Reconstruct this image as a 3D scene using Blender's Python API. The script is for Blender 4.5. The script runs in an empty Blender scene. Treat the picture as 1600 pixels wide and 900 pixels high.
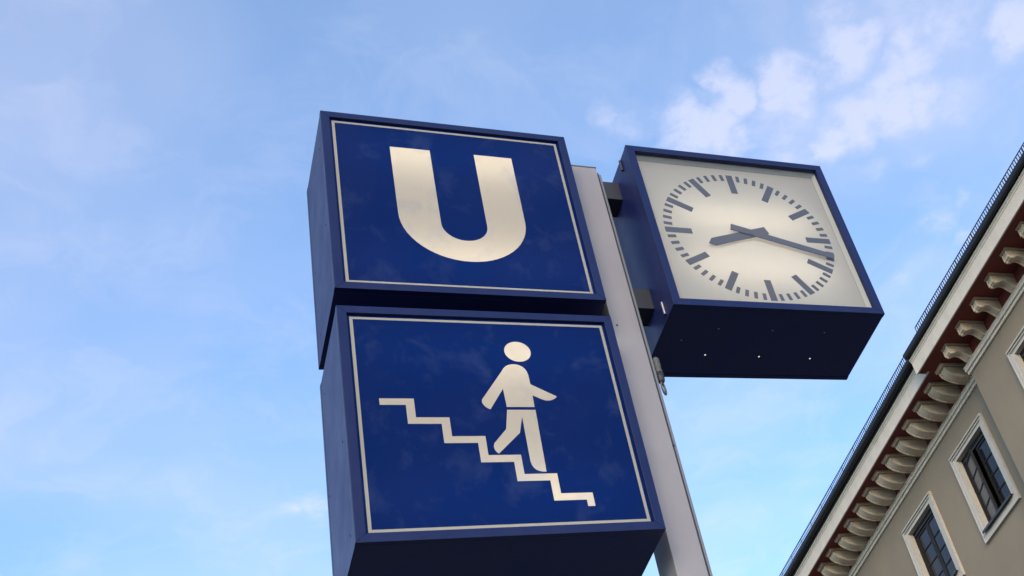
import bpy, bmesh, math, random
from mathutils import Vector, Matrix

S = bpy.context.scene
COL = S.collection
rnd = random.Random(7)

# ------------------------------------------------------------------ camera
Z0 = 5.0645                                   # height of the letter sign's lower edge above the ground
CAM = Vector((-0.6316, -3.5288, 1.60))
yaw, pitch, roll = 0.68352, 0.66640, -0.41178
fw = Vector((math.sin(yaw)*math.cos(pitch), math.cos(yaw)*math.cos(pitch), math.sin(pitch)))
rr = Vector((math.cos(yaw), -math.sin(yaw), 0)); uu = rr.cross(fw)
right = rr*math.cos(roll) + uu*math.sin(roll)
up = -rr*math.sin(roll) + uu*math.cos(roll)
cam_data = bpy.data.cameras.new('camera')
cam = bpy.data.objects.new('camera', cam_data); COL.objects.link(cam)
cam.matrix_world = Matrix(((right.x, up.x, -fw.x, CAM.x), (right.y, up.y, -fw.y, CAM.y),
                           (right.z, up.z, -fw.z, CAM.z), (0, 0, 0, 1)))
cam_data.sensor_width = 36.0
cam_data.lens = 2021.99/1600*36.0
cam_data.shift_x = -(1360.24-800)/1600
cam_data.shift_y = (459.43-450)/1600
cam_data.clip_start = 0.05; cam_data.clip_end = 5000
S.camera = cam
S.render.resolution_x, S.render.resolution_y = 1024, 576

# ------------------------------------------------------------------ world, sun, exposure
SUN_ELEV, SUN_AZ = 17.0, 243.0                # degrees; azimuth counted from +X counter-clockwise, direction TOWARDS the sun
SKY_STRENGTH = 0.15
world = bpy.data.worlds.new('World'); S.world = world; world.use_nodes = True
NT = world.node_tree; NT.nodes.clear()
def N(t, **k):
    n = NT.nodes.new(t)
    for a, v in k.items(): setattr(n, a, v)
    return n
def LK(a, b): NT.links.new(a, b)
def val(x, sock):
    if isinstance(x, (int, float)): sock.default_value = x
    else: LK(x, sock)
def M(op, a, b=0.0, c=None, clamp=False):
    n = N('ShaderNodeMath', operation=op, use_clamp=clamp); val(a, n.inputs[0]); val(b, n.inputs[1])
    if c is not None: val(c, n.inputs[2])
    return n.outputs[0]
def SS(x, lo, hi, a=0.0, b=1.0):
    n = N('ShaderNodeMapRange', interpolation_type='SMOOTHSTEP')
    LK(x, n.inputs[0]); n.inputs[1].default_value = lo; n.inputs[2].default_value = hi
    n.inputs[3].default_value = a; n.inputs[4].default_value = b
    return n.outputs[0]
out = N('ShaderNodeOutputWorld'); bg = N('ShaderNodeBackground')
sky = N('ShaderNodeTexSky', sky_type='NISHITA')
sky.sun_disc = False
sky.sun_elevation = math.radians(SUN_ELEV)
sky.sun_rotation = math.radians(90.0 - SUN_AZ)
sky.altitude = 500; sky.air_density = 1.0; sky.dust_density = 0.35; sky.ozone_density = 2.0
tint = N('ShaderNodeMix', data_type='RGBA', blend_type='MULTIPLY'); tint.inputs[0].default_value = 1.0
LK(sky.outputs[0], tint.inputs[6]); tint.inputs[7].default_value = (0.79, 0.935, 1.02, 1)
# clouds at infinity: flat cloud layer coordinates (x/z, y/z)
tc = N('ShaderNodeTexCoord'); sep = N('ShaderNodeSeparateXYZ'); LK(tc.outputs['Generated'], sep.inputs[0])
zc = M('MAXIMUM', sep.outputs[2], 0.06)
pu = M('DIVIDE', sep.outputs[0], zc); pv = M('DIVIDE', sep.outputs[1], zc)
P = N('ShaderNodeCombineXYZ'); LK(pu, P.inputs[0]); LK(pv, P.inputs[1])
def noise(scale, detail, rough, vec, off=(0, 0, 0), dist=0.0):
    mp = N('ShaderNodeMapping'); LK(vec, mp.inputs[0]); mp.inputs[1].default_value = off
    n = N('ShaderNodeTexNoise'); LK(mp.outputs[0], n.inputs['Vector'])
    n.inputs['Scale'].default_value = scale; n.inputs['Detail'].default_value = detail
    n.inputs['Roughness'].default_value = rough; n.inputs['Distortion'].default_value = dist
    return n
wn = noise(13.0, 4, 0.55, P.outputs[0], (3.1, 1.7, 0))
wsub = N('ShaderNodeVectorMath', operation='SUBTRACT'); LK(wn.outputs['Color'], wsub.inputs[0]); wsub.inputs[1].default_value = (.5, .5, .5)
wsc = N('ShaderNodeVectorMath', operation='MULTIPLY_ADD'); LK(wsub.outputs[0], wsc.inputs[0]); wsc.inputs[1].default_value = (.075, .075, 0); LK(P.outputs[0], wsc.inputs[2])
PW = wsc.outputs[0]
# u, v, radius, strength: the cloud puffs above the clock and the few wisps
blobs = [ (0.520, 0.713, 0.0340, 0.95), (0.500, 0.710, 0.0260, 0.80), (0.489, 0.766, 0.0420, 0.95), (0.520, 0.753, 0.0380, 0.90), (0.543, 0.767, 0.0340, 0.70), (0.571, 0.689, 0.0400, 1.00), (0.593, 0.704, 0.0260, 0.80), (0.549, 0.676, 0.0240, 0.80), (0.615, 0.647, 0.0380, 0.95), (0.629, 0.630, 0.0260, 0.75), (0.615, 0.667, 0.0260, 0.60), (0.691, 0.625, 0.0400, 0.75), (0.686, 0.655, 0.0300, 0.80), (0.702, 0.599, 0.0340, 0.60), (0.701, 0.696, 0.0440, 0.95), (0.731, 0.682, 0.0400, 0.75), (0.769, 0.676, 0.0400, 0.50), (0.667, 0.736, 0.0400, 0.85), (0.654, 0.761, 0.0300, 0.90), (0.682, 0.716, 0.0300, 0.80), (0.581, 0.740, 0.0500, 0.55), (0.613, 0.775, 0.0400, 0.50), (0.799, 0.577, 0.0400, 0.90), (0.793, 0.594, 0.0240, 0.75), (0.729, 0.582, 0.0500, 0.50), (0.655, 0.588, 0.0600, 0.45), (0.589, 0.588, 0.0460, 0.45), (0.405, 0.771, 0.0220, 0.50), (0.424, 0.771, 0.0200, 0.40), (0.203, 1.398, 0.0320, 0.62), (0.175, 1.406, 0.0220, 0.50), (0.840, 0.859, 0.0300, 0.45), (0.831, 0.878, 0.0220, 0.35), (0.885, 0.884, 0.0220, 0.50), (0.848, 0.813, 0.0160, 0.36), (0.835, 0.950, 0.0200, 0.38), (0.765, 0.769, 0.0260, 0.40), (0.725, 0.793, 0.0260, 0.40) ]
acc = None
for (u, v, r_, s) in blobs:
    mp = N('ShaderNodeMapping', vector_type='TEXTURE'); LK(PW, mp.inputs[0])
    mp.inputs[1].default_value = (u, v, 0); mp.inputs[2].default_value = (0, 0, math.radians(54)); mp.inputs[3].default_value = (r_*1.06, r_*.68, 1)
    ln = N('ShaderNodeVectorMath', operation='LENGTH'); LK(mp.outputs[0], ln.inputs[0])
    g = SS(ln.outputs['Value'], 0.0, 2.0, s*1.18, 0.0)
    acc = g if acc is None else M('MAXIMUM', acc, g)
fb = noise(30.0, 7, 0.62, P.outputs[0], (.4, 9.2, 0), 0.2)
low = noise(4.2, 5, 0.55, P.outputs[0], (7.7, 2.9, 0))
puff = SS(low.outputs['Fac'], 0.38, 0.55, 0.0, 1.0)
dcl = N('ShaderNodeVectorMath', operation='DISTANCE'); LK(P.outputs[0], dcl.inputs[0]); dcl.inputs[1].default_value = (0.38, 0.95, 0)
puff = M('MULTIPLY', puff, SS(dcl.outputs['Value'], 0.75, 1.15))
fb2 = noise(8.5, 7, 0.6, P.outputs[0], (2.2, 4.2, 0), 0.3)
puff = M('MULTIPLY', puff, SS(fb2.outputs['Fac'], 0.43, 0.58))
cov = M('MAXIMUM', acc, puff)
dens = M('MULTIPLY', cov, M('MULTIPLY_ADD', fb.outputs['Fac'], 1.9, 0.0))
dens = SS(dens, 0.15, 1.0, 0.0, 0.97)
veiln = noise(2.4, 3, 0.45, P.outputs[0], (1.2, 5.5, 0), 0.4)
veil = SS(veiln.outputs['Fac'], 0.34, 0.70, 0.12, 0.34)
mott = noise(9.0, 6, 0.6, PW, (5.1, 0.3, 0), 0.5)
veil = M('MULTIPLY_ADD', SS(mott.outputs['Fac'], 0.42, 0.72), 0.17, veil)
for (u, v, r_, s) in ((-0.06, 0.80, .34, .13), (-0.10, 1.22, .26, .12), (0.24, 0.66, .16, .20), (0.68, 0.66, .26, .16), (0.10, 1.45, .30, .08)):   # thin high cirrus sheets
    ln = N('ShaderNodeVectorMath', operation='DISTANCE'); LK(PW, ln.inputs[0]); ln.inputs[1].default_value = (u, v, 0)
    veil = M('ADD', veil, M('MULTIPLY', SS(ln.outputs['Value'], 0.0, r_, s, 0.0), M('MULTIPLY_ADD', veiln.outputs['Fac'], 1.4, 0.3)))
dens = M('ADD', dens, M('MULTIPLY', veil, M('SUBTRACT', 1.0, dens)), clamp=True)
dens = M('MULTIPLY', dens, SS(sep.outputs[2], 0.03, 0.2))
cmix = N('ShaderNodeMix', data_type='RGBA'); LK(dens, cmix.inputs[0]); LK(tint.outputs[2], cmix.inputs[6])
lum = N('ShaderNodeRGBToBW'); LK(tint.outputs[2], lum.inputs[0])
ccol = N('ShaderNodeMix', data_type='RGBA', blend_type='MULTIPLY'); ccol.inputs[0].default_value = 1.0
LK(M('MULTIPLY_ADD', lum.outputs[0], 0.4, 0.80), ccol.inputs[6]); ccol.inputs[7].default_value = (1.33, 1.48, 2.02, 1)     # sunlit cloud relative to the sky round it
LK(ccol.outputs[2], cmix.inputs[7])
LK(cmix.outputs[2], bg.inputs[0]); bg.inputs[1].default_value = SKY_STRENGTH
LK(bg.outputs[0], out.inputs[0])

sun_data = bpy.data.lights.new('sun', 'SUN'); sun = bpy.data.objects.new('sun', sun_data); COL.objects.link(sun)
sun_data.energy = 0.85; sun_data.angle = math.radians(25); sun_data.color = (1.0, 0.76, 0.50)
sd = Vector((math.cos(math.radians(SUN_AZ))*math.cos(math.radians(SUN_ELEV)), math.sin(math.radians(SUN_AZ))*math.cos(math.radians(SUN_ELEV)), math.sin(math.radians(SUN_ELEV))))
sun.rotation_euler = sd.to_track_quat('Z', 'Y').to_euler()
sun.location = sd*60 + Vector((0, 0, 20))
S.view_settings.view_transform = 'Standard'; S.view_settings.look = 'None'
S.view_settings.exposure = 1.50; S.view_settings.gamma = 1.0; S.view_settings.use_curve_mapping = False
S.render.engine = 'CYCLES'

# ------------------------------------------------------------------ materials
def mat(name, color, rough=0.5, metal=0.0, spec=0.5, var=0.0, vscale=6.0, bump=0.0, bscale=60.0, streak=0.0, coat=0.0, dirt_or_light=None, dirt_or_light_amt=0.0, tile=None, rand=0.0):
    m = bpy.data.materials.new(name); m.use_nodes = True
    nt = m.node_tree; b = nt.nodes['Principled BSDF']
    b.inputs['Base Color'].default_value = (*color, 1); b.inputs['Roughness'].default_value = rough
    b.inputs['Metallic'].default_value = metal; b.inputs['Specular IOR Level'].default_value = spec
    if coat: b.inputs['Coat Weight'].default_value = coat; b.inputs['Coat Roughness'].default_value = 0.08
    g = nt.nodes.new('ShaderNodeNewGeometry')
    last = None
    if var > 0:
        n = nt.nodes.new('ShaderNodeTexNoise'); nt.links.new(g.outputs['Position'], n.inputs['Vector'])
        n.inputs['Scale'].default_value = vscale; n.inputs['Detail'].default_value = 6; n.inputs['Roughness'].default_value = .62
        r = nt.nodes.new('ShaderNodeMapRange'); nt.links.new(n.outputs['Fac'], r.inputs[0])
        r.inputs[1].default_value = .3; r.inputs[2].default_value = .7; r.inputs[3].default_value = 1-var; r.inputs[4].default_value = 1+var
        mx = nt.nodes.new('ShaderNodeMix'); mx.data_type = 'RGBA'; mx.blend_type = 'MULTIPLY'; mx.inputs[0].default_value = 1
        mx.inputs[6].default_value = (*color, 1); nt.links.new(r.outputs[0], mx.inputs[7])
        last = mx.outputs[2]
        rr_ = nt.nodes.new('ShaderNodeMapRange'); nt.links.new(n.outputs['Fac'], rr_.inputs[0])
        rr_.inputs[1].default_value = .3; rr_.inputs[2].default_value = .7; rr_.inputs[3].default_value = max(rough-.07, .02); rr_.inputs[4].default_value = rough+.09
        nt.links.new(rr_.outputs[0], b.inputs['Roughness'])
    if dirt_or_light is not None:
        mp = nt.nodes.new('ShaderNodeMapping'); nt.links.new(g.outputs['Position'], mp.inputs[0]); mp.inputs[3].default_value = (1, 1, streak if streak else 1)
        n = nt.nodes.new('ShaderNodeTexNoise'); nt.links.new(mp.outputs[0], n.inputs['Vector'])
        n.inputs['Scale'].default_value = tile or 3.0; n.inputs['Detail'].default_value = 7; n.inputs['Roughness'].default_value = .65
        r = nt.nodes.new('ShaderNodeMapRange'); nt.links.new(n.outputs['Fac'], r.inputs[0]); r.inputs[1].default_value = .45; r.inputs[2].default_value = .75
        r.inputs[3].default_value = 0; r.inputs[4].default_value = dirt_or_light_amt
        mx = nt.nodes.new('ShaderNodeMix'); mx.data_type = 'RGBA'; nt.links.new(r.outputs[0], mx.inputs[0])
        if last: nt.links.new(last, mx.inputs[6])
        else: mx.inputs[6].default_value = (*color, 1)
        mx.inputs[7].default_value = (*dirt_or_light, 1); last = mx.outputs[2]
    if rand > 0:                               # every copy weathered a little differently
        oi = nt.nodes.new('ShaderNodeObjectInfo'); r = nt.nodes.new('ShaderNodeMapRange'); nt.links.new(oi.outputs['Random'], r.inputs[0]); r.inputs[3].default_value = 1-rand; r.inputs[4].default_value = 1+rand*.6
        mx = nt.nodes.new('ShaderNodeMix'); mx.data_type = 'RGBA'; mx.blend_type = 'MULTIPLY'; mx.inputs[0].default_value = 1; nt.links.new(last, mx.inputs[6]); nt.links.new(r.outputs[0], mx.inputs[7]); last = mx.outputs[2]
    if last: nt.links.new(last, b.inputs['Base Color'])
    if bump > 0:
        n = nt.nodes.new('ShaderNodeTexNoise'); nt.links.new(g.outputs['Position'], n.inputs['Vector'])
        n.inputs['Scale'].default_value = bscale; n.inputs['Detail'].default_value = 5
        bp = nt.nodes.new('ShaderNodeBump'); nt.links.new(n.outputs['Fac'], bp.inputs['Height'])
        bp.inputs['Strength'].default_value = bump; bp.inputs['Distance'].default_value = .01
        nt.links.new(bp.outputs[0], b.inputs['Normal'])
    return m

def sheet(name, refl, trans, rough=0.05, wave=0.04, ior=1.22, dust_and_sheen=.085):
    """acrylic sheet lit from behind: diffuse + translucent under a glossy surface"""
    m = bpy.data.materials.new(name); m.use_nodes = True; nt = m.node_tree; nt.nodes.clear()
    o = nt.nodes.new('ShaderNodeOutputMaterial')
    d = nt.nodes.new('ShaderNodeBsdfDiffuse'); d.inputs[0].default_value = (*refl, 1)
    t = nt.nodes.new('ShaderNodeBsdfTranslucent'); t.inputs[0].default_value = (*trans, 1)
    a = nt.nodes.new('ShaderNodeAddShader'); nt.links.new(d.outputs[0], a.inputs[0]); nt.links.new(t.outputs[0], a.inputs[1])
    gl = nt.nodes.new('ShaderNodeBsdfGlossy'); gl.inputs['Roughness'].default_value = rough
    fr = nt.nodes.new('ShaderNodeFresnel'); fr.inputs[0].default_value = ior
    ge = nt.nodes.new('ShaderNodeNewGeometry')
    n = nt.nodes.new('ShaderNodeTexNoise'); nt.links.new(ge.outputs['Position'], n.inputs['Vector']); n.inputs['Scale'].default_value = 5; n.inputs['Detail'].default_value = 1
    bp = nt.nodes.new('ShaderNodeBump'); bp.inputs['Strength'].default_value = wave; bp.inputs['Distance'].default_value = .02
    nt.links.new(n.outputs['Fac'], bp.inputs['Height']); nt.links.new(bp.outputs[0], gl.inputs['Normal'])
    mx = nt.nodes.new('ShaderNodeMixShader'); nt.links.new(fr.outputs[0], mx.inputs[0]); nt.links.new(a.outputs[0], mx.inputs[1]); nt.links.new(gl.outputs[0], mx.inputs[2])
    # cloud reflections painted into the colour as bluish dusty patches; gloss uneven along them
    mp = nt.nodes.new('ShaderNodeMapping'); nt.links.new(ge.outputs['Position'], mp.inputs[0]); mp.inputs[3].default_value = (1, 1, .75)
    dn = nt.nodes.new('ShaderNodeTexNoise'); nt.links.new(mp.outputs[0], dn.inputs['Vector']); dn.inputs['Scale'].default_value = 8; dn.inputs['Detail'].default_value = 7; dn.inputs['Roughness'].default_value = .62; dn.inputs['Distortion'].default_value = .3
    dr = nt.nodes.new('ShaderNodeMapRange'); nt.links.new(dn.outputs['Fac'], dr.inputs[0]); dr.inputs[1].default_value = .52; dr.inputs[2].default_value = .70; dr.inputs[3].default_value = 0; dr.inputs[4].default_value = dust_and_sheen
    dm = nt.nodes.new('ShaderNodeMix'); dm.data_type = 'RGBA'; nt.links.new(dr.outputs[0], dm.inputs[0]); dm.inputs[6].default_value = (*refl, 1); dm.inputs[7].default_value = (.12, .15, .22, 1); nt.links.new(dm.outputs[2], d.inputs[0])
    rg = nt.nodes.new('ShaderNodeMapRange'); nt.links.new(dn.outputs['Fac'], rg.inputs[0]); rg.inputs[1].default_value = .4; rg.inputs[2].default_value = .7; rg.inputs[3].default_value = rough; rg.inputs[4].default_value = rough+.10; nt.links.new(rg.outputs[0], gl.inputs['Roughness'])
    nt.links.new(mx.outputs[0], o.inputs[0]); return m

def clear_glass(name):
    m = bpy.data.materials.new(name); m.use_nodes = True; nt = m.node_tree; nt.nodes.clear()
    o = nt.nodes.new('ShaderNodeOutputMaterial'); t = nt.nodes.new('ShaderNodeBsdfTransparent'); t.inputs[0].default_value = (.97, .98, .97, 1)
    gl = nt.nodes.new('ShaderNodeBsdfGlossy'); gl.inputs['Roughness'].default_value = .03
    lw = nt.nodes.new('ShaderNodeLayerWeight')
    pw = nt.nodes.new('ShaderNodeMath'); pw.operation = 'POWER'; nt.links.new(lw.outputs['Facing'], pw.inputs[0]); pw.inputs[1].default_value = 5
    ml = nt.nodes.new('ShaderNodeMath'); ml.operation = 'MULTIPLY_ADD'; ml.use_clamp = True; nt.links.new(pw.outputs[0], ml.inputs[0]); ml.inputs[1].default_value = .92; ml.inputs[2].default_value = .08
    mx = nt.nodes.new('ShaderNodeMixShader'); nt.links.new(ml.outputs[0], mx.inputs[0]); nt.links.new(t.outputs[0], mx.inputs[1]); nt.links.new(gl.outputs[0], mx.inputs[2])
    nt.links.new(mx.outputs[0], o.inputs[0]); return m

def emit(name, color, strength):
    m = bpy.data.materials.new(name); m.use_nodes = True; nt = m.node_tree; nt.nodes.clear()
    o = nt.nodes.new('ShaderNodeOutputMaterial'); e = nt.nodes.new('ShaderNodeEmission'); e.inputs[0].default_value = (*color, 1); e.inputs[1].default_value = strength
    nt.links.new(e.outputs[0], o.inputs[0]); return m

NAVY = mat('navy_enamel', (.0045, .0115, .066), .40, 0, .25, var=.10, vscale=5, bump=.04, bscale=9, dirt_or_light=(.03, .036, .085), dirt_or_light_amt=.22, streak=.15, tile=9)
NAVY_U = mat('navy_sheet_metal', (.0095, .0165, .092), .45, 0, .28, var=.12, vscale=4, dirt_or_light=(.03, .03, .05), dirt_or_light_amt=.3, tile=5)
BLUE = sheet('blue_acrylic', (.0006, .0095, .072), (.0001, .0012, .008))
CREAM = sheet('cream_acrylic', (.29, .255, .210), (.120, .103, .077), dust_and_sheen=.45)
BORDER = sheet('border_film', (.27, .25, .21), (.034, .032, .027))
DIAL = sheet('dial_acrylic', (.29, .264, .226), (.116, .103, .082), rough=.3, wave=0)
SPACER = mat('dial_spacer_cream', (.40, .38, .32), .5)
GLASS = clear_glass('clock_glass')
TUBE = emit('fluorescent_light', (1.0, .965, .90), 16.0)
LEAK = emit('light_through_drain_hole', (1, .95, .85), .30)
MARK = mat('dial_print_grey', (.060, .055, .063), .5)
HAND = mat('hand_grey_paint', (.068, .062, .073), .45)
POST = mat('post_grey_paint', (.278, .255, .268), .45, 0, .4, var=.06, vscale=3, bump=.03, bscale=40, dirt_or_light=(.20, .19, .19), dirt_or_light_amt=.35, streak=.12, tile=10)
POSTD = mat('post_cap_metal', (.16, .16, .18), .5, 0, .5)
BLACK = mat('black_rubber', (.012, .012, .014), .6)
BRACK = mat('bracket_anthracite', (.030, .031, .040), .5, 0, .4, var=.1)
STEEL = mat('rivet_steel', (.35, .35, .36), .4, .8)
ALU = mat('worn_aluminium', (.10, .10, .095), .65, .1, var=.2, vscale=60)
CABLE = mat('cable_sheath', (.10, .10, .105), .55)
STUCCO = mat('olive_grey_stucco', (.240, .192, .140), .9, 0, .2, var=.07, vscale=.7, bump=.25, bscale=45, dirt_or_light=(.30, .225, .145), dirt_or_light_amt=.5, tile=.5)  # warm patches: sunlight bounced off windows opposite, painted into the wall colour
STONE = mat('cream_stone_trim', (.60, .52, .425), .85, 0, .25, var=.06, vscale=5, bump=.15, bscale=50, dirt_or_light=(.38, .34, .28), dirt_or_light_amt=.3, streak=.5, tile=4)
CORBEL = mat('corbel_stone', (.58, .475, .355), .88, 0, .2, var=.07, vscale=6, bump=.15, bscale=40, dirt_or_light=(.36, .27, .19), dirt_or_light_amt=.6, tile=3.5, rand=.16)
TRIM = mat('window_trim_stone', (.46, .415, .355), .85, 0, .25, var=.06, vscale=5, bump=.12, bscale=50, dirt_or_light=(.34, .30, .25), dirt_or_light_amt=.25, streak=.4, tile=3)
RED = mat('oxblood_soffit_paint', (.175, .044, .034), .8, 0, .2, var=.14, vscale=3, bump=.1, bscale=30, dirt_or_light=(.12, .045, .04), dirt_or_light_amt=.4, tile=4)
GUTTER = mat('dark_zinc_gutter', (.014, .014, .019), .65, .0, .3, var=.2, vscale=8)
ROOF = mat('dark_roof_tiles', (.045, .036, .034), .8, var=.2)
IRON = mat('dark_snow_guard', (.02, .022, .028), .5, .3)
SASH = mat('dark_window_sash', (.018, .016, .016), .6, 0, .2)
SHEET = mat('dark_sill_sheet', (.05, .05, .052), .45, .4)
PANE = mat('window_glass_dark', (.013, .013, .015), .06, 0, .42, bump=.06, bscale=2.5)
PANE2 = mat('window_glass_pale', (.10, .098, .094), .15, 0, .35, var=.12, vscale=4)  # paler grey base than the other panes
BEHIND = mat('dark_room', (.015, .015, .017), .9)
ASPHALT = mat('ground_paving', (.14, .132, .118), .9, 0, .3, var=.15, vscale=1.5, bump=.3, bscale=70)

# ------------------------------------------------------------------ helpers
def link(name, mesh, m, parent=None, smooth=False):
    o = bpy.data.objects.new(name, mesh); COL.objects.link(o)
    if m is not None and not mesh.materials: mesh.materials.append(m)
    if parent is not None: o.parent = parent
    if smooth:
        for p in mesh.polygons: p.use_smooth = True
    return o
def obj(name, bm, m, parent=None, smooth=False, recalc=True):
    if recalc: bmesh.ops.recalc_face_normals(bm, faces=bm.faces)
    me = bpy.data.meshes.new(name); bm.to_mesh(me); bm.free()
    return link(name, me, m, parent, smooth)
def thing(name, label, cat, loc=(0, 0, 0), rotz=0.0):
    o = bpy.data.objects.new(name, None); COL.objects.link(o); o.location = loc; o.rotation_euler[2] = rotz
    o.empty_display_size = .2
    o['label'] = label; o['category'] = cat
    return o
def box(bm, x0, x1, y0, y1, z0, z1, bev=0.0):
    v = [bm.verts.new(c) for c in ((x0, y0, z0), (x1, y0, z0), (x1, y1, z0), (x0, y1, z0), (x0, y0, z1), (x1, y0, z1), (x1, y1, z1), (x0, y1, z1))]
    fs = [bm.faces.new([v[i] for i in q]) for q in ((0, 3, 2, 1), (4, 5, 6, 7), (0, 1, 5, 4), (1, 2, 6, 5), (2, 3, 7, 6), (3, 0, 4, 7))]
    if bev:
        es = list({e for f in fs for e in f.edges}); bmesh.ops.bevel(bm, geom=es, offset=bev, segments=2, affect='EDGES', profile=.6)
def boxobj(name, m, parent, *a, bev=0.0):
    bm = bmesh.new(); box(bm, *a, bev=bev); return obj(name, bm, m, parent)
def tube(bm, pts, r, seg=8):
    pts = [Vector(p) for p in pts]; rings = []
    for i, p in enumerate(pts):
        d = (pts[min(i+1, len(pts)-1)] - pts[max(i-1, 0)]).normalized()
        a = d.orthogonal().normalized() if i == 0 else (rings[-1][1] - d*rings[-1][1].dot(d)).normalized()
        b = d.cross(a); rad = r[i] if isinstance(r, (list, tuple)) else r
        rings.append(([bm.verts.new(p + (a*math.cos(2*math.pi*k/seg) + b*math.sin(2*math.pi*k/seg))*rad) for k in range(seg)], a))
    for (A, _), (B, _) in zip(rings, rings[1:]):
        for k in range(seg): bm.faces.new((A[k], A[(k+1) % seg], B[(k+1) % seg], B[k]))
    bm.faces.new(rings[0][0][::-1]); bm.faces.new(rings[-1][0])
def rect(x0, x1, z0, z1): return [(x0, z0), (x1, z0), (x1, z1), (x0, z1)]
def flat(bm, loops, y):
    """fill a flat outline with holes in the XZ plane at depth y"""
    es = []
    for lp in loops:
        vs = [bm.verts.new((x, y, z)) for x, z in lp]
        es += [bm.edges.new((vs[i], vs[(i+1) % len(vs)])) for i in range(len(vs))]
    bmesh.ops.triangle_fill(bm, use_beauty=True, use_dissolve=False, edges=es, normal=(0, -1, 0))
    bm.normal_update()
    for f in bm.faces:
        if f.normal.y > 0: f.normal_flip()
def ring(bm, o, i, y0, y1, bev=0.0, gap=.0007):
    """rectangular frame of four mitred bars with outer rect o and inner rect i, from y0 to y1"""
    O, I = rect(*o), rect(*i)
    for k in range(4):
        j = (k+1) % 4
        along = (Vector((O[j][0]-O[k][0], O[j][1]-O[k][1]))).normalized()*gap
        q = [(O[k][0]+along.x, O[k][1]+along.y), (O[j][0]-along.x, O[j][1]-along.y), (I[j][0]-along.x, I[j][1]-along.y), (I[k][0]+along.x, I[k][1]+along.y)]
        A = [bm.verts.new((x, y0, z)) for x, z in q]; B = [bm.verts.new((x, y1, z)) for x, z in q]
        bm.faces.new(A); bm.faces.new(B[::-1])
        for a in range(4): bm.faces.new((A[a], B[a], B[(a+1) % 4], A[(a+1) % 4]))
    if bev:
        es = [e for e in bm.edges if abs(e.verts[0].co.y-e.verts[1].co.y) < 1e-6 and max(abs(e.verts[0].co.x-e.verts[1].co.x), abs(e.verts[0].co.z-e.verts[1].co.z)) > .2]
        bmesh.ops.bevel(bm, geom=es, offset=bev, segments=2, affect='EDGES', profile=.6)

# ------------------------------------------------------------------ ground
bm = bmesh.new()
g = [bm.verts.new(c) for c in ((-1500, -1500, 0), (1500, -1500, 0), (1500, 1500, 0), (-1500, 1500, 0))]; bm.faces.new(g)
ground = obj('ground', bm, ASPHALT); ground['kind'] = 'structure'

# ------------------------------------------------------------------ the building
D_FAR, AZ_FAR, D_NEAR, AZ_NEAR = 15.0, 88.2, 15.04, 89.4
BLD = thing('apartment_building', 'olive grey stucco building with cream corbelled cornice and oxblood soffit, right edge', 'building',
            (CAM.x+15, CAM.y+17, 0))
BO = Vector(BLD.location)
class Frame:
    """local facade coordinates: t along the street, n out of the wall, z up (world)"""
    def __init__(s, az, d):
        a = math.radians(az); s.et = Vector((math.cos(a), math.sin(a), 0)); s.en = Vector((-math.sin(a), math.cos(a), 0)); s.d = d
    def p(s, t, n, z): return Vector((CAM.x, CAM.y, 0)) + s.et*t + s.en*(n-s.d) + Vector((0, 0, z+CAM.z)) - BO
FAR, NEAR = Frame(AZ_FAR, D_FAR), Frame(AZ_NEAR, D_NEAR)

def sweep(name, m, F, prof, t0, t1, parent=BLD, closed=True, smooth=False):
    """extrude a profile of (n, z) points along the facade from t0 to t1"""
    bm = bmesh.new()
    A = [bm.verts.new(F.p(t0, n, z)) for n, z in prof]; B = [bm.verts.new(F.p(t1, n, z)) for n, z in prof]
    k = len(prof)
    for i in range(k if closed else k-1):
        j = (i+1) % k; bm.faces.new((A[i], A[j], B[j], B[i]))
    if closed: bm.faces.new(A[::-1]); bm.faces.new(B)
    return obj(name, bm, m, parent, smooth)
def fbox(bm, F, t0, t1, n0, n1, z0, z1):
    v = [bm.verts.new(F.p(t, n, z)) for t, n, z in ((t0, n0, z0), (t1, n0, z0), (t1, n1, z0), (t0, n1, z0), (t0, n0, z1), (t1, n0, z1), (t1, n1, z1), (t0, n1, z1))]
    for q in ((0, 3, 2, 1), (4, 5, 6, 7), (0, 1, 5, 4), (1, 2, 6, 5), (2, 3, 7, 6), (3, 0, 4, 7)): bm.faces.new([v[i] for i in q])
def fboxobj(name, m, parent, F, *a):
    bm = bmesh.new(); fbox(bm, F, *a); return obj(name, bm, m, parent)

WZ0, WZ1 = 12.03, 14.20                       # window surround, outer
HW = 0.80; SUR = 0.190                        # half width outside, surround width
def wall(F, t0, t1, ztop, centres, name='wall'):
    bm = bmesh.new(); cuts = sorted(centres)
    iz0, iz1, hw = WZ0+SUR-.02, WZ1-SUR+.02, HW-SUR+.02
    def q(a, b, c, d): bm.faces.new([bm.verts.new(F.p(t, 0, z)) for t, z in ((a, c), (b, c), (b, d), (a, d))])
    q(t0, t1, -CAM.z, iz0); q(t0, t1, iz1, ztop)
    x = t0
    for c in cuts:
        q(x, c-hw, iz0, iz1); x = c+hw
    q(x, t1, iz0, iz1)
    bmesh.ops.remove_doubles(bm, verts=bm.verts, dist=.0005)
    return obj(name, bm, STUCCO, BLD)

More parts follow.
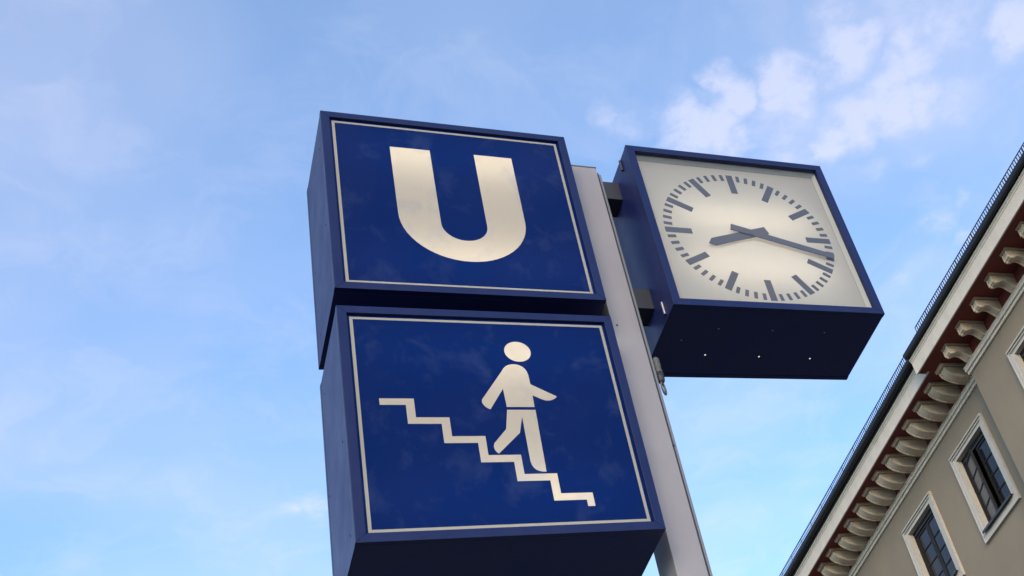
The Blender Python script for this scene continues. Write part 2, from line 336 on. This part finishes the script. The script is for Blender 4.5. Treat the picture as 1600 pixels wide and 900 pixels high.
def window(F, c, open_far=False):
    # stepped stone surround, mitred, going back into the reveal
    prof = [(0, -.01), (0, .066), (.026, .066), (.031, .056), (.120, .052), (.125, .044), (SUR, .042), (SUR, -.17)]
    bm = bmesh.new(); loops = []
    for off, n in prof:
        loops.append([bm.verts.new(F.p(c+sx*(HW-off), n, (WZ0+off) if sz < 0 else (WZ1-off))) for sx, sz in ((-1, -1), (1, -1), (1, 1), (-1, 1))])
    for A, B in zip(loops, loops[1:]):
        for k in range(4): bm.faces.new((A[k], A[(k+1) % 4], B[(k+1) % 4], B[k]))
    w = obj('window', bm, TRIM, BLD)
    t0, t1, z0, z1 = c-HW+SUR, c+HW-SUR, WZ0+SUR, WZ1-SUR
    def fr(name, m, parent, a0, a1, b0, b1, wd, n0, n1, wt=None):
        bm = bmesh.new(); wt = wt or wd
        fbox(bm, F, a0, a0+wd, n0, n1, b0, b1); fbox(bm, F, a1-wd, a1, n0, n1, b0, b1)
        fbox(bm, F, a0+wd, a1-wd, n0, n1, b0, b0+wd); fbox(bm, F, a0+wd, a1-wd, n0, n1, b1-wt, b1)
        return obj(name, m=m, bm=bm, parent=parent)
    bm = bmesh.new()                          # fillets of the head moulding
    fbox(bm, F, c-HW+.04, c+HW-.04, .050, .090, WZ1-.055, WZ1-.030); fbox(bm, F, c-HW+.085, c+HW-.085, .048, .074, WZ1-.112, WZ1-.096)
    obj('head_moulding', bm, TRIM, w)
    fr('outer_frame', SASH, w, t0+.004, t1-.004, z0+.004, z1-.004, .055, -.16, -.085, .075)
    fboxobj('head_rail', SHEET, w, F, t0+.06, t1-.06, -.105, -.065, z1-.125, z1-.100)
    bm = bmesh.new()
    for a in ((t0-.3, t1+.3, -1.24, -1.20, z0-.3, z1+.3), (t0-.3, t1+.3, -1.20, -.18, z0-.34, z0-.3), (t0-.3, t1+.3, -1.20, -.18, z1+.3, z1+.34), (t0-.34, t0-.3, -1.20, -.18, z0-.3, z1+.3), (t1+.3, t1+.34, -1.20, -.18, z0-.3, z1+.3)): fbox(bm, F, *a)
    obj('room_behind', bm, BEHIND, w)
    mid = (t0+t1)/2
    for side in (0, 1):                       # 0 = sash towards the camera, 1 = far sash
        a0, a1 = (t0+.062, mid-.004) if side == 0 else (mid+.004, t1-.062)
        b0, b1 = z0+.062, z1-.13
        pm = PANE; G = F
        if open_far and side == 1:            # far sash standing slightly open inwards, hinged on its far jamb
            pm = PANE2
            hinge = F.p(a1, -.115, 0); ang = math.radians(-15)
            class Rot(Frame):
                def __init__(s): pass
                def p(s, t, n, z):
                    d = F.p(t, n, z) - hinge; z_ = d.z; d.z = 0
                    d = Matrix.Rotation(ang, 3, 'Z') @ d; d.z = z_
                    return hinge + d
            G = Rot()
        s = bmesh.new(); wd = .058
        fbox(s, G, a0, a0+wd, -.145, -.10, b0, b1); fbox(s, G, a1-wd, a1, -.145, -.10, b0, b1)
        fbox(s, G, a0+wd, a1-wd, -.145, -.10, b0, b0+wd); fbox(s, G, a0+wd, a1-wd, -.145, -.10, b1-wd, b1)
        rows = 4; ph = (b1-b0-2*wd)/rows
        for k in range(1, rows): fbox(s, G, a0+wd, a1-wd, -.138, -.104, b0+wd+k*ph-.014, b0+wd+k*ph+.014)
        obj('sash', s, SASH, w)
        for k in range(rows):
            fboxobj('pane', pm, w, G, a0+wd-.004, a1-wd+.004, -.128, -.120, b0+wd+k*ph+(.010 if k else -.004), b0+wd+(k+1)*ph-(.010 if k < rows-1 else -.004))
    # metal sill sheet with a turned-down lip
    bm = bmesh.new(); fbox(bm, F, t0-.05, t1+.05, -.09, .13, z0+.002, z0+.016); fbox(bm, F, t0-.05, t1+.05, .112, .13, z0-.034, z0+.0015)
    obj('sill_sheet', bm, SHEET, w)
    return w

far_w = [18.58, 21.31, 24.90, 27.63, 30.36]
near_w = [14.80-2.73*i for i in range(0, 3)]
FT0, FT1 = 17.0, 36.0                         # far wing
NT1, NT0 = 16.84, 6.0                         # near wing: wall corner, other end
wall(FAR, FT0, FT1, 14.91, far_w); wall(NEAR, NT0, NT1, 14.91, near_w)
# return of the projecting wing, rear and end walls
bm = bmesh.new()
def wq(bm, a, b, z0, z1):
    bm.faces.new([bm.verts.new(v + Vector((0, 0, zz))) for v, zz in ((a, z0), (b, z0), (b, z1), (a, z1))])
H = 14.91 + CAM.z
pn, pf = NEAR.p(NT1, 0, -CAM.z), FAR.p(FT0+.1, -.2, -CAM.z)
wq(bm, pn, pf, 0, H+.36)
b1_, b2_ = NEAR.p(NT0, 0, -CAM.z), NEAR.p(NT0, -12, -CAM.z); b3_, b4_ = FAR.p(FT1, -12, -CAM.z), FAR.p(FT1, 0, -CAM.z)
wq(bm, b1_, b2_, 0, H+.3); wq(bm, b2_, b3_, 0, H+.3); wq(bm, b3_, b4_, 0, H+.3)
obj('rear_wall', bm, STUCCO, BLD)
for c_ in far_w: window(FAR, c_, open_far=(abs(c_-18.58) < .01))
for c_ in near_w: window(NEAR, c_)

ZS = 15.25                                    # soffit level
def cornice(F, t0, t1, no, ts0, ts1, gx=1.0, gz=0.0, sz=0.0):
    """no = overhang of the fascia; ts = range of the band on the wall"""
    sweep('architrave_band', STONE, F, [(-.02, 14.74), (.050, 14.74), (.050, 14.798), (.062, 14.806), (.092, 14.806), (.092, 14.880), (.11, 14.895), (.11, 14.912), (-.02, 14.912)], ts0, ts1)
    sweep('frieze', RED, F, [(-.03, 14.914), (.03, 14.914), (.03, ZS+.03), (-.03, ZS+.03)], ts0, ts1)
    sweep('soffit', RED, F, [(-.03, ZS+.035), (-.03, ZS+sz), (no-.055, ZS+sz), (no-.055, ZS+.035)], t0 if sz == 0 else ts0+.05, t1)
    sweep('fascia', STONE, F, [(no-.052, ZS+.03), (no-.052, ZS+.012), (no-.034, ZS+.012), (no-.034, ZS-.028), (no, ZS-.028), (no, ZS+.272), (no+.014, ZS+.286), (no+.014, ZS+.318), (no+.022, ZS+.322), (no+.034, ZS+.332), (no+.034, ZS+.372), (no-.052, ZS+.372)], t0, t1)
    sweep('gutter', GUTTER, F, [(no-.04, ZS+.374), (no+.050*gx, ZS+.374), (no+.062*gx, ZS+.40)] + [(no+gx*(.130+.07*math.cos(math.radians(a))), ZS+.455+gz+.055*math.sin(math.radians(a))) for a in range(-150, 1, 25)] + [(no+.202*gx, ZS+.525+gz), (no+.192*gx, ZS+.532+gz), (no-.04, ZS+.532+gz)], t0, t1)
    sweep('roof', ROOF, F, [(no-.045, ZS+.376), (no-.045, ZS+.50), (-6, ZS+4.4), (-6, ZS+4.2)], t0, t1)

def snow_guard(F, t0, t1, n, zt):
    bm = bmesh.new(); h = .27
    fbox(bm, F, t0, t1, n-.008, n+.008, zt-.014, zt); fbox(bm, F, t0, t1, n-.006, n+.006, zt-h, zt-h+.012)
    k = int((t1-t0)/.074)
    for i in range(k+1):
        t = t0 + i*(t1-t0)/k; r = .0085
        if i % 10 == 0: r = .016
        fbox(bm, F, t-r, t+r, n-.0055, n+.0055, zt-h-(.2 if i % 10 == 0 else 0), zt-.0145)
    o = obj('snow_guard', bm, IRON, BLD); o['kind'] = 'stuff'

def solid(bm, prof, x0, x1, bev=.004):
    A = [bm.verts.new((x0, n, z)) for n, z in prof]; B = [bm.verts.new((x1, n, z)) for n, z in prof]
    k = len(prof); fs = []
    for i in range(k):
        j = (i+1) % k; fs.append(bm.faces.new((A[i], A[j], B[j], B[i])))
    fs += [bm.faces.new(A[::-1]), bm.faces.new(B)]
    bmesh.ops.recalc_face_normals(bm, faces=fs)
    es = [e for e in {e for f in fs for e in f.edges} if e.calc_face_angle(0) > .6]
    bmesh.ops.bevel(bm, geom=es, offset=bev, segments=1, affect='EDGES')
def corbels(F, az, body, cap, cap2, bw, cw, centres, rim=.016):
    def me(nm, prof, w):
        bm = bmesh.new()
        if nm == 'corbel':                    # core between two raised cheeks, as the carved scrolls have
            solid(bm, prof, -w/2+.034, w/2-.034, .002)
            zt = max(z for _, z in prof); ch = [(n+(rim if n > .05 else -.002)*(.8 if n > .3 else .3), z-(rim if z < zt-.001 else -.0)*(1 if n > .05 else 0)) for n, z in prof]
            ch = [(n, z-.0006) if z >= zt-.001 else (n, z) for n, z in ch]
            for sx in (-1, 1): solid(bm, ch, *sorted((sx*w/2, sx*(w/2-.0345))), .003)
        else: solid(bm, prof, -w/2, w/2)
        m = bpy.data.meshes.new(nm); bm.to_mesh(m); bm.free(); return m
    mb, mc, mc2 = me('corbel', body, bw), me('corbel_cap', cap, cw), me('cap_neck', cap2, bw-.05)
    for t in centres:
        # local x = along the street, local y = outwards
        o = link('corbel', mb, CORBEL, BLD); o.location = F.p(t, 0, 0)
        o.matrix_local = Matrix(((F.et.x, F.en.x, 0, o.location.x), (F.et.y, F.en.y, 0, o.location.y), (0, 0, 1, o.location.z), (0, 0, 0, 1)))
        c = link('corbel_cap', mc, CORBEL, o); c2 = link('cap_neck', mc2, CORBEL, o)

# far wing
cornice(FAR, 17.66, FT1, .95, 17.0, FT1, sz=.003)
body = [(.02, ZS-.088), (.02, 14.914)] + [(.10, 14.914), (.20, 14.905), (.32, 14.912), (.43, 14.940), (.53, 14.985), (.60, 15.035), (.65, 15.085), (.678, 15.135), (.682, ZS-.088)]
cap = [(.02, ZS+.004), (.02, ZS-.060), (.735, ZS-.060), (.745, ZS-.034), (.765, ZS-.030), (.765, ZS+.004)]
cap2 = [(.02, ZS-.0605), (.02, ZS-.0875), (.655, ZS-.0875), (.655, ZS-.0605)]
corbels(FAR, AZ_FAR, body, cap, cap2, .255, .315, [17.56+.618*i for i in range(0, 29)])
snow_guard(FAR, 17.75, FT1, .90, 16.205)
# near wing
cornice(NEAR, NT0, 17.455, .86, NT0, NT1+.05, .70, -.025)
body = [(.02, ZS-.055), (.02, 14.916), (.09, 14.918), (.14, 14.940), (.20, 14.995), (.26, 15.050), (.31, 15.078), (.36, 15.080), (.41, 15.062), (.46, 15.035), (.50, 15.022), (.535, 15.020), (.552, 15.030), (.555, 15.046), (.585, 15.050), (.585, ZS-.055)]
cap = [(.02, ZS+.004), (.02, ZS-.032), (.60, ZS-.032), (.62, ZS-.024), (.62, ZS+.004)]
cap2 = [(.02, ZS-.0325), (.02, ZS-.0545), (.570, ZS-.0545), (.570, ZS-.0325)]
corbels(NEAR, AZ_NEAR, body, cap, cap2, .185, .232, [16.60-.691*i for i in range(0, 15)], rim=.026)
snow_guard(NEAR, NT0, 16.94, .80, 16.10)

# ------------------------------------------------------------------ sign post
SW, SD = 1.0, 0.448
POSTX0, POSTX1, PY0, PY1 = 1.066, 1.196, .150, .300
post = thing('sign_post', 'grey painted square steel post carrying the two blue signs and the clock', 'post', (POSTX0+.065, .225, 0))
def L(o, T):                                    # move a child built in world axes to its thing's origin
    o.location = -Vector(T.location); return o
bm = bmesh.new(); box(bm, POSTX0, POSTX1-.014, PY0, PY1, 0, Z0+.985, bev=.004); L(obj('shaft', bm, POST, post), post)
L(boxobj('gasket', BLACK, post, POSTX1-.0135, POSTX1-.007, PY0+.004, PY1-.004, .02, Z0+.955), post)
L(boxobj('side_cover', POSTD, post, POSTX1-.0065, POSTX1+.004, PY0+.006, PY1-.006, .02, Z0+.950, bev=.002), post)
L(boxobj('post_cap', POSTD, post, POSTX0-.002, POSTX1-.012, PY0-.002, PY1+.002, Z0+.9855, Z0+.992, bev=.0015), post)
L(boxobj('base_plate', POSTD, post, POSTX0-.12, POSTX1+.12, PY0-.12, PY1+.12, .004, .030, bev=.004), post)
for z in (.20, .78, -.27, -.85):
    L(boxobj('sign_arm', BRACK, post, 1.0, POSTX0, .17, .28, Z0+z-.05, Z0+z+.05), post)
def stud(name, m, parent, c, axis, r=.006, h=.004, seg=10):
    bm = bmesh.new(); c = Vector(c); a = Vector(axis)
    tube(bm, [c, c+a*h*.6, c+a*h], [r, r*.9, r*.45], seg)
    o = obj(name, bm, m, parent); return o
for q in ((1.0857, PY0, .0077), (1.185, PY0, -.605)):
    L(stud('screw', BRACK, post, (q[0], q[1], Z0+q[2]), (0, -1, 0), .0045, .003), post)

# ------------------------------------------------------------------ lightbox signs
def tubes(T, x0, x1, zs, y):
    for z in zs:
        bm = bmesh.new(); tube(bm, [(x0, y, z), (x1, y, z)], .013, 12); obj('fluorescent_tube', bm, TUBE, T)
def shell(T, w, h, d, fr, y_in, seam=True):
    bm = bmesh.new(); ring(bm, (0, w, 0, h), (fr, w-fr, fr, h-fr), 0, y_in, bev=.0025); obj('front_frame', bm, NAVY, T)
    bm = bmesh.new(); ring(bm, (0, w, 0, h), (fr, w-fr, fr, h-fr), d-y_in, d, bev=.0025); obj('back_frame', bm, NAVY, T)
    bm = bmesh.new(); ring(bm, (.0012, w-.0012, .0012, h-.0012), (.012, w-.012, .012, h-.012), y_in+.0012, d-y_in-.0012); obj('housing', bm, NAVY_U, T)
    boxobj('back_panel', NAVY_U, T, fr-.01, w-fr+.01, d-y_in-.012, d-y_in-.002, fr-.01, h-fr+.01)
def sign(name, label, z, loops_inlay):
    T = thing(name, label, 'sign', (0, 0, z))
    shell(T, SW, .997, SD, .033, .026)
    y = .0125; h = .997
    a, b, c = .0300, .0420, .0528
    ob, ib = rect(b, 1-b, b, h-b), rect(c, 1-c, c, h-c)
    bm = bmesh.new(); flat(bm, [rect(a, 1-a, a, h-a), ob], y); flat(bm, [ib] + [l for _, l in loops_inlay], y)
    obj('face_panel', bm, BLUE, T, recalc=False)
    bm = bmesh.new(); flat(bm, [ob, ib], y); obj('border_line', bm, BORDER, T, recalc=False)
    for nm, lp in loops_inlay:
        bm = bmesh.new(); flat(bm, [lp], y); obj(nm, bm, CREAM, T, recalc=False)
    tubes(T, .07, .93, (.17, .80), .15)
    return T
# the letter U
def arc(cx, cz, r, a0, a1, n=28, rz=None):
    rz = rz or r
    return [(cx+r*math.cos(math.radians(a0+(a1-a0)*i/n)), cz+rz*math.sin(math.radians(a0+(a1-a0)*i/n))) for i in range(n+1)]
ux, uz = .5005, .430
U = [(.255, .827)] + arc(ux, uz, .2455, 180, 360) + [(.746, .827), (.5895, .827)] + arc(ux, .389, .089, 360, 180) + [(.4115, .827)]
usign = sign('letter_sign', 'blue square lightbox sign with a large cream letter U', Z0, [('letter', U)])
# stairs and walking figure
ox, oz = -.004, -.009
st_top = [(.118, .591), (.231, .591), (.229, .509), (.340, .509), (.339, .427), (.451, .427), (.449, .345), (.560, .345), (.559, .263), (.671, .263), (.671, .179), (.780, .179), (.780, .123)]
st_bot = [(.755, .123), (.755, .150), (.643, .150), (.643, .234), (.532, .234), (.532, .315), (.422, .315), (.422, .398), (.311, .398), (.311, .481), (.202, .481), (.202, .563), (.118, .563)]
def sq(pts):                                     # straighten risers to the vertical
    xs = {.229: .230, .231: .230, .340: .3395, .339: .3395, .451: .450, .449: .450, .560: .5595, .559: .5595}
    return [(xs.get(x, x)+ox, z+oz) for x, z in pts]
STAIRS = sq(st_top + st_bot)
HEAD = [(.6165+ox+.048*math.cos(2*math.pi*i/40), .818+oz+.0490*math.sin(2*math.pi*i/40)) for i in range(40)]
def cr(pts, n=5):                                # smooth only through points flagged with a third value
    return [(p[0]+ox, p[1]+oz) for p in pts]
TORSO = cr([(.458, .584), (.461, .592), (.466, .599), (.547, .724), (.554, .736), (.563, .746), (.574, .7525), (.587, .756), (.600, .756), (.612, .7525), (.623, .745), (.631, .735), (.636, .723), (.639, .706), (.640, .662), (.727, .606), (.722, .599), (.714, .593), (.704, .588), (.694, .586), (.683, .5865), (.672, .591), (.640, .610), (.639, .556), (.541, .556), (.539, .639), (.483, .545), (.475, .549), (.467, .556), (.461, .566), (.458, .575)])
LEGS = cr([(.540, .543), (.640, .543), (.636, .271), (.625, .2715), (.614, .274), (.604, .279), (.596, .288), (.591, .299), (.588, .315), (.588, .512), (.570, .440), (.486, .351), (.479, .358), (.474, .369), (.4725, .381), (.476, .395), (.525, .457)])
ssign = sign('stairs_sign', 'blue square lightbox sign with a cream figure walking down stairs', Z0-1.0833, [('stairs_symbol', STAIRS), ('head_symbol', HEAD), ('torso_symbol', TORSO), ('legs_symbol', LEGS)])
for T, pts in ((usign, ((.078, .407), (.383, .449), (.09, .86), (.36, .10))), (ssign, ((.082, .453), (.397, .464), (.08, .08), (.37, .90)))):
    for y, z in pts:
        stud('rivet', BRACK, T, (.003, y, z), (-1, 0, 0), .006, .004)
for x in (.18, .5, .82):
    for T in (usign, ssign):
        stud('rivet', BRACK, T, (x, .10, .003), (0, 0, -1), .006, .004); stud('rivet', BRACK, T, (x, .34, .003), (0, 0, -1), .006, .004)

# ------------------------------------------------------------------ clock
CW = .993
clock = thing('station_clock', 'square blue cased clock with lit cream dial showing eighteen past eight', 'clock', (1.279, -.002, Z0-.0063))
shell(clock, CW, CW, .452, .036, .024)
bm = bmesh.new(); flat(bm, [rect(.030, CW-.030, .030, CW-.030)], .0140); obj('glass_pane', bm, GLASS, clock, recalc=False)
DY = .046
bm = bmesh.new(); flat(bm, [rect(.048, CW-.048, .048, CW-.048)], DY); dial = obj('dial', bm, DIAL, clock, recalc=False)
bm = bmesh.new()
O, I = rect(.030, CW-.030, .030, CW-.030), rect(.0475, CW-.0475, .0475, CW-.0475)
a_ = [bm.verts.new((x, .0185, z)) for x, z in O]; b_ = [bm.verts.new((x, DY-.001, z)) for x, z in I]
for k in range(4): bm.faces.new((a_[k], a_[(k+1) % 4], b_[(k+1) % 4], b_[k]))
obj('dial_surround', bm, SPACER, clock)
cx = cz = CW/2
def plate(w, l0, l1, th):
    bm = bmesh.new(); box(bm, -w/2, w/2, -th, 0, l0, l1); bmesh.ops.recalc_face_normals(bm, faces=bm.faces)
    m = bpy.data.meshes.new('mark'); bm.to_mesh(m); bm.free(); m.materials.append(MARK); return m
mh, mm = plate(.032, .281, .405, .0012), plate(.0165, .366, .405, .0012)
for i in range(60):
    o = link('hour_mark' if i % 5 == 0 else 'minute_mark', mh if i % 5 == 0 else mm, None, dial)
    o.location = (cx, DY-.0006, cz); o.rotation_euler = (0, math.radians(i*6), 0)
def hand(name, pts, y0, y1, ang):
    bm = bmesh.new()
    A = [bm.verts.new((x, y0, z)) for x, z in pts]; B = [bm.verts.new((x, y1, z)) for x, z in pts]
    bm.faces.new(A); bm.faces.new(B[::-1])
    for i in range(len(pts)): bm.faces.new((A[i], B[i], B[(i+1) % len(pts)], A[(i+1) % len(pts)]))
    o = obj(name, bm, HAND, clock); o.location = (cx, 0, cz); o.rotation_euler = (0, math.radians(ang), 0)
hand('hour_hand', [(-.022, -.088), (.022, -.088), (.0225, .212), (0, .238), (-.0225, .212)], DY-.0145, DY-.0105, 250.5)
hand('minute_hand', [(-.0185, -.100), (.0185, -.100), (.0150, .388), (.011, .398), (-.011, .398), (-.0150, .388)], DY-.0205, DY-.0165, 107.6)
bm = bmesh.new(); tube(bm, [(cx, DY, cz), (cx, DY-.0225, cz)], .014, 16); obj('spindle', bm, HAND, clock)
tubes(clock, .16, CW-.16, (.29, .62), .19)
for z in (.87, .193):
    boxobj('mounting_bracket', BRACK, clock, POSTX1+.004-1.279, 0.0025, .172, .285, z-.057, z+.057, bev=.004)
for z0_, z1_ in ((.935, 1.0), (.045, .11)):
    bm = bmesh.new(); tube(bm, [(-.004, .088, z0_-.02), (-.004, .088, z1_-.02)], .006, 10); obj('hinge_pin', bm, BRACK if z0_ > .5 else STEEL, clock)
for x, y in ((.238, .304), (.492, .306), (.744, .310)):
    bm = bmesh.new(); tube(bm, [(x, y, .0035), (x, y, .0010)], .0042, 8); obj('drain_hole', bm, LEAK, clock)
for x, y in ((.244, .138), (.494, .137), (.747, .138), (.102, .216)):
    stud('rivet', STEEL, clock, (x, y, .003), (0, 0, -1), .0045, .003)

# ------------------------------------------------------------------ cable gland hanging on the post
gland = thing('cable_gland', 'small worn grey cable gland with a loop of cable under the clock', 'cable gland', (1.219, .170, Z0-.235))
def lg(o): return L(o, gland)
bm = bmesh.new(); tube(bm, [(1.219, .170, Z0+z) for z in (-.150, -.158, -.200, -.204, -.212, -.216, -.232)], [.009, .0145, .0145, .0125, .0125, .0150, .0150], 16); lg(obj('gland_body', bm, ALU, gland, True))
bm = bmesh.new(); tube(bm, [(1.219, .170, Z0+z) for z in (-.2322, -.252, -.272, -.280)], [.0165, .0165, .0140, .0090], 16); lg(obj('gland_nut', bm, BRACK, gland, True))
bm = bmesh.new(); pts = []
for i in range(25):
    a = 2*math.pi*i/24
    pts.append((1.219+.012*math.sin(a), .168+.012*math.sin(a), Z0-.280-.030*(1-math.cos(a))))
tube(bm, pts, .0042, 8); lg(obj('cable_loop', bm, CABLE, gland, True))
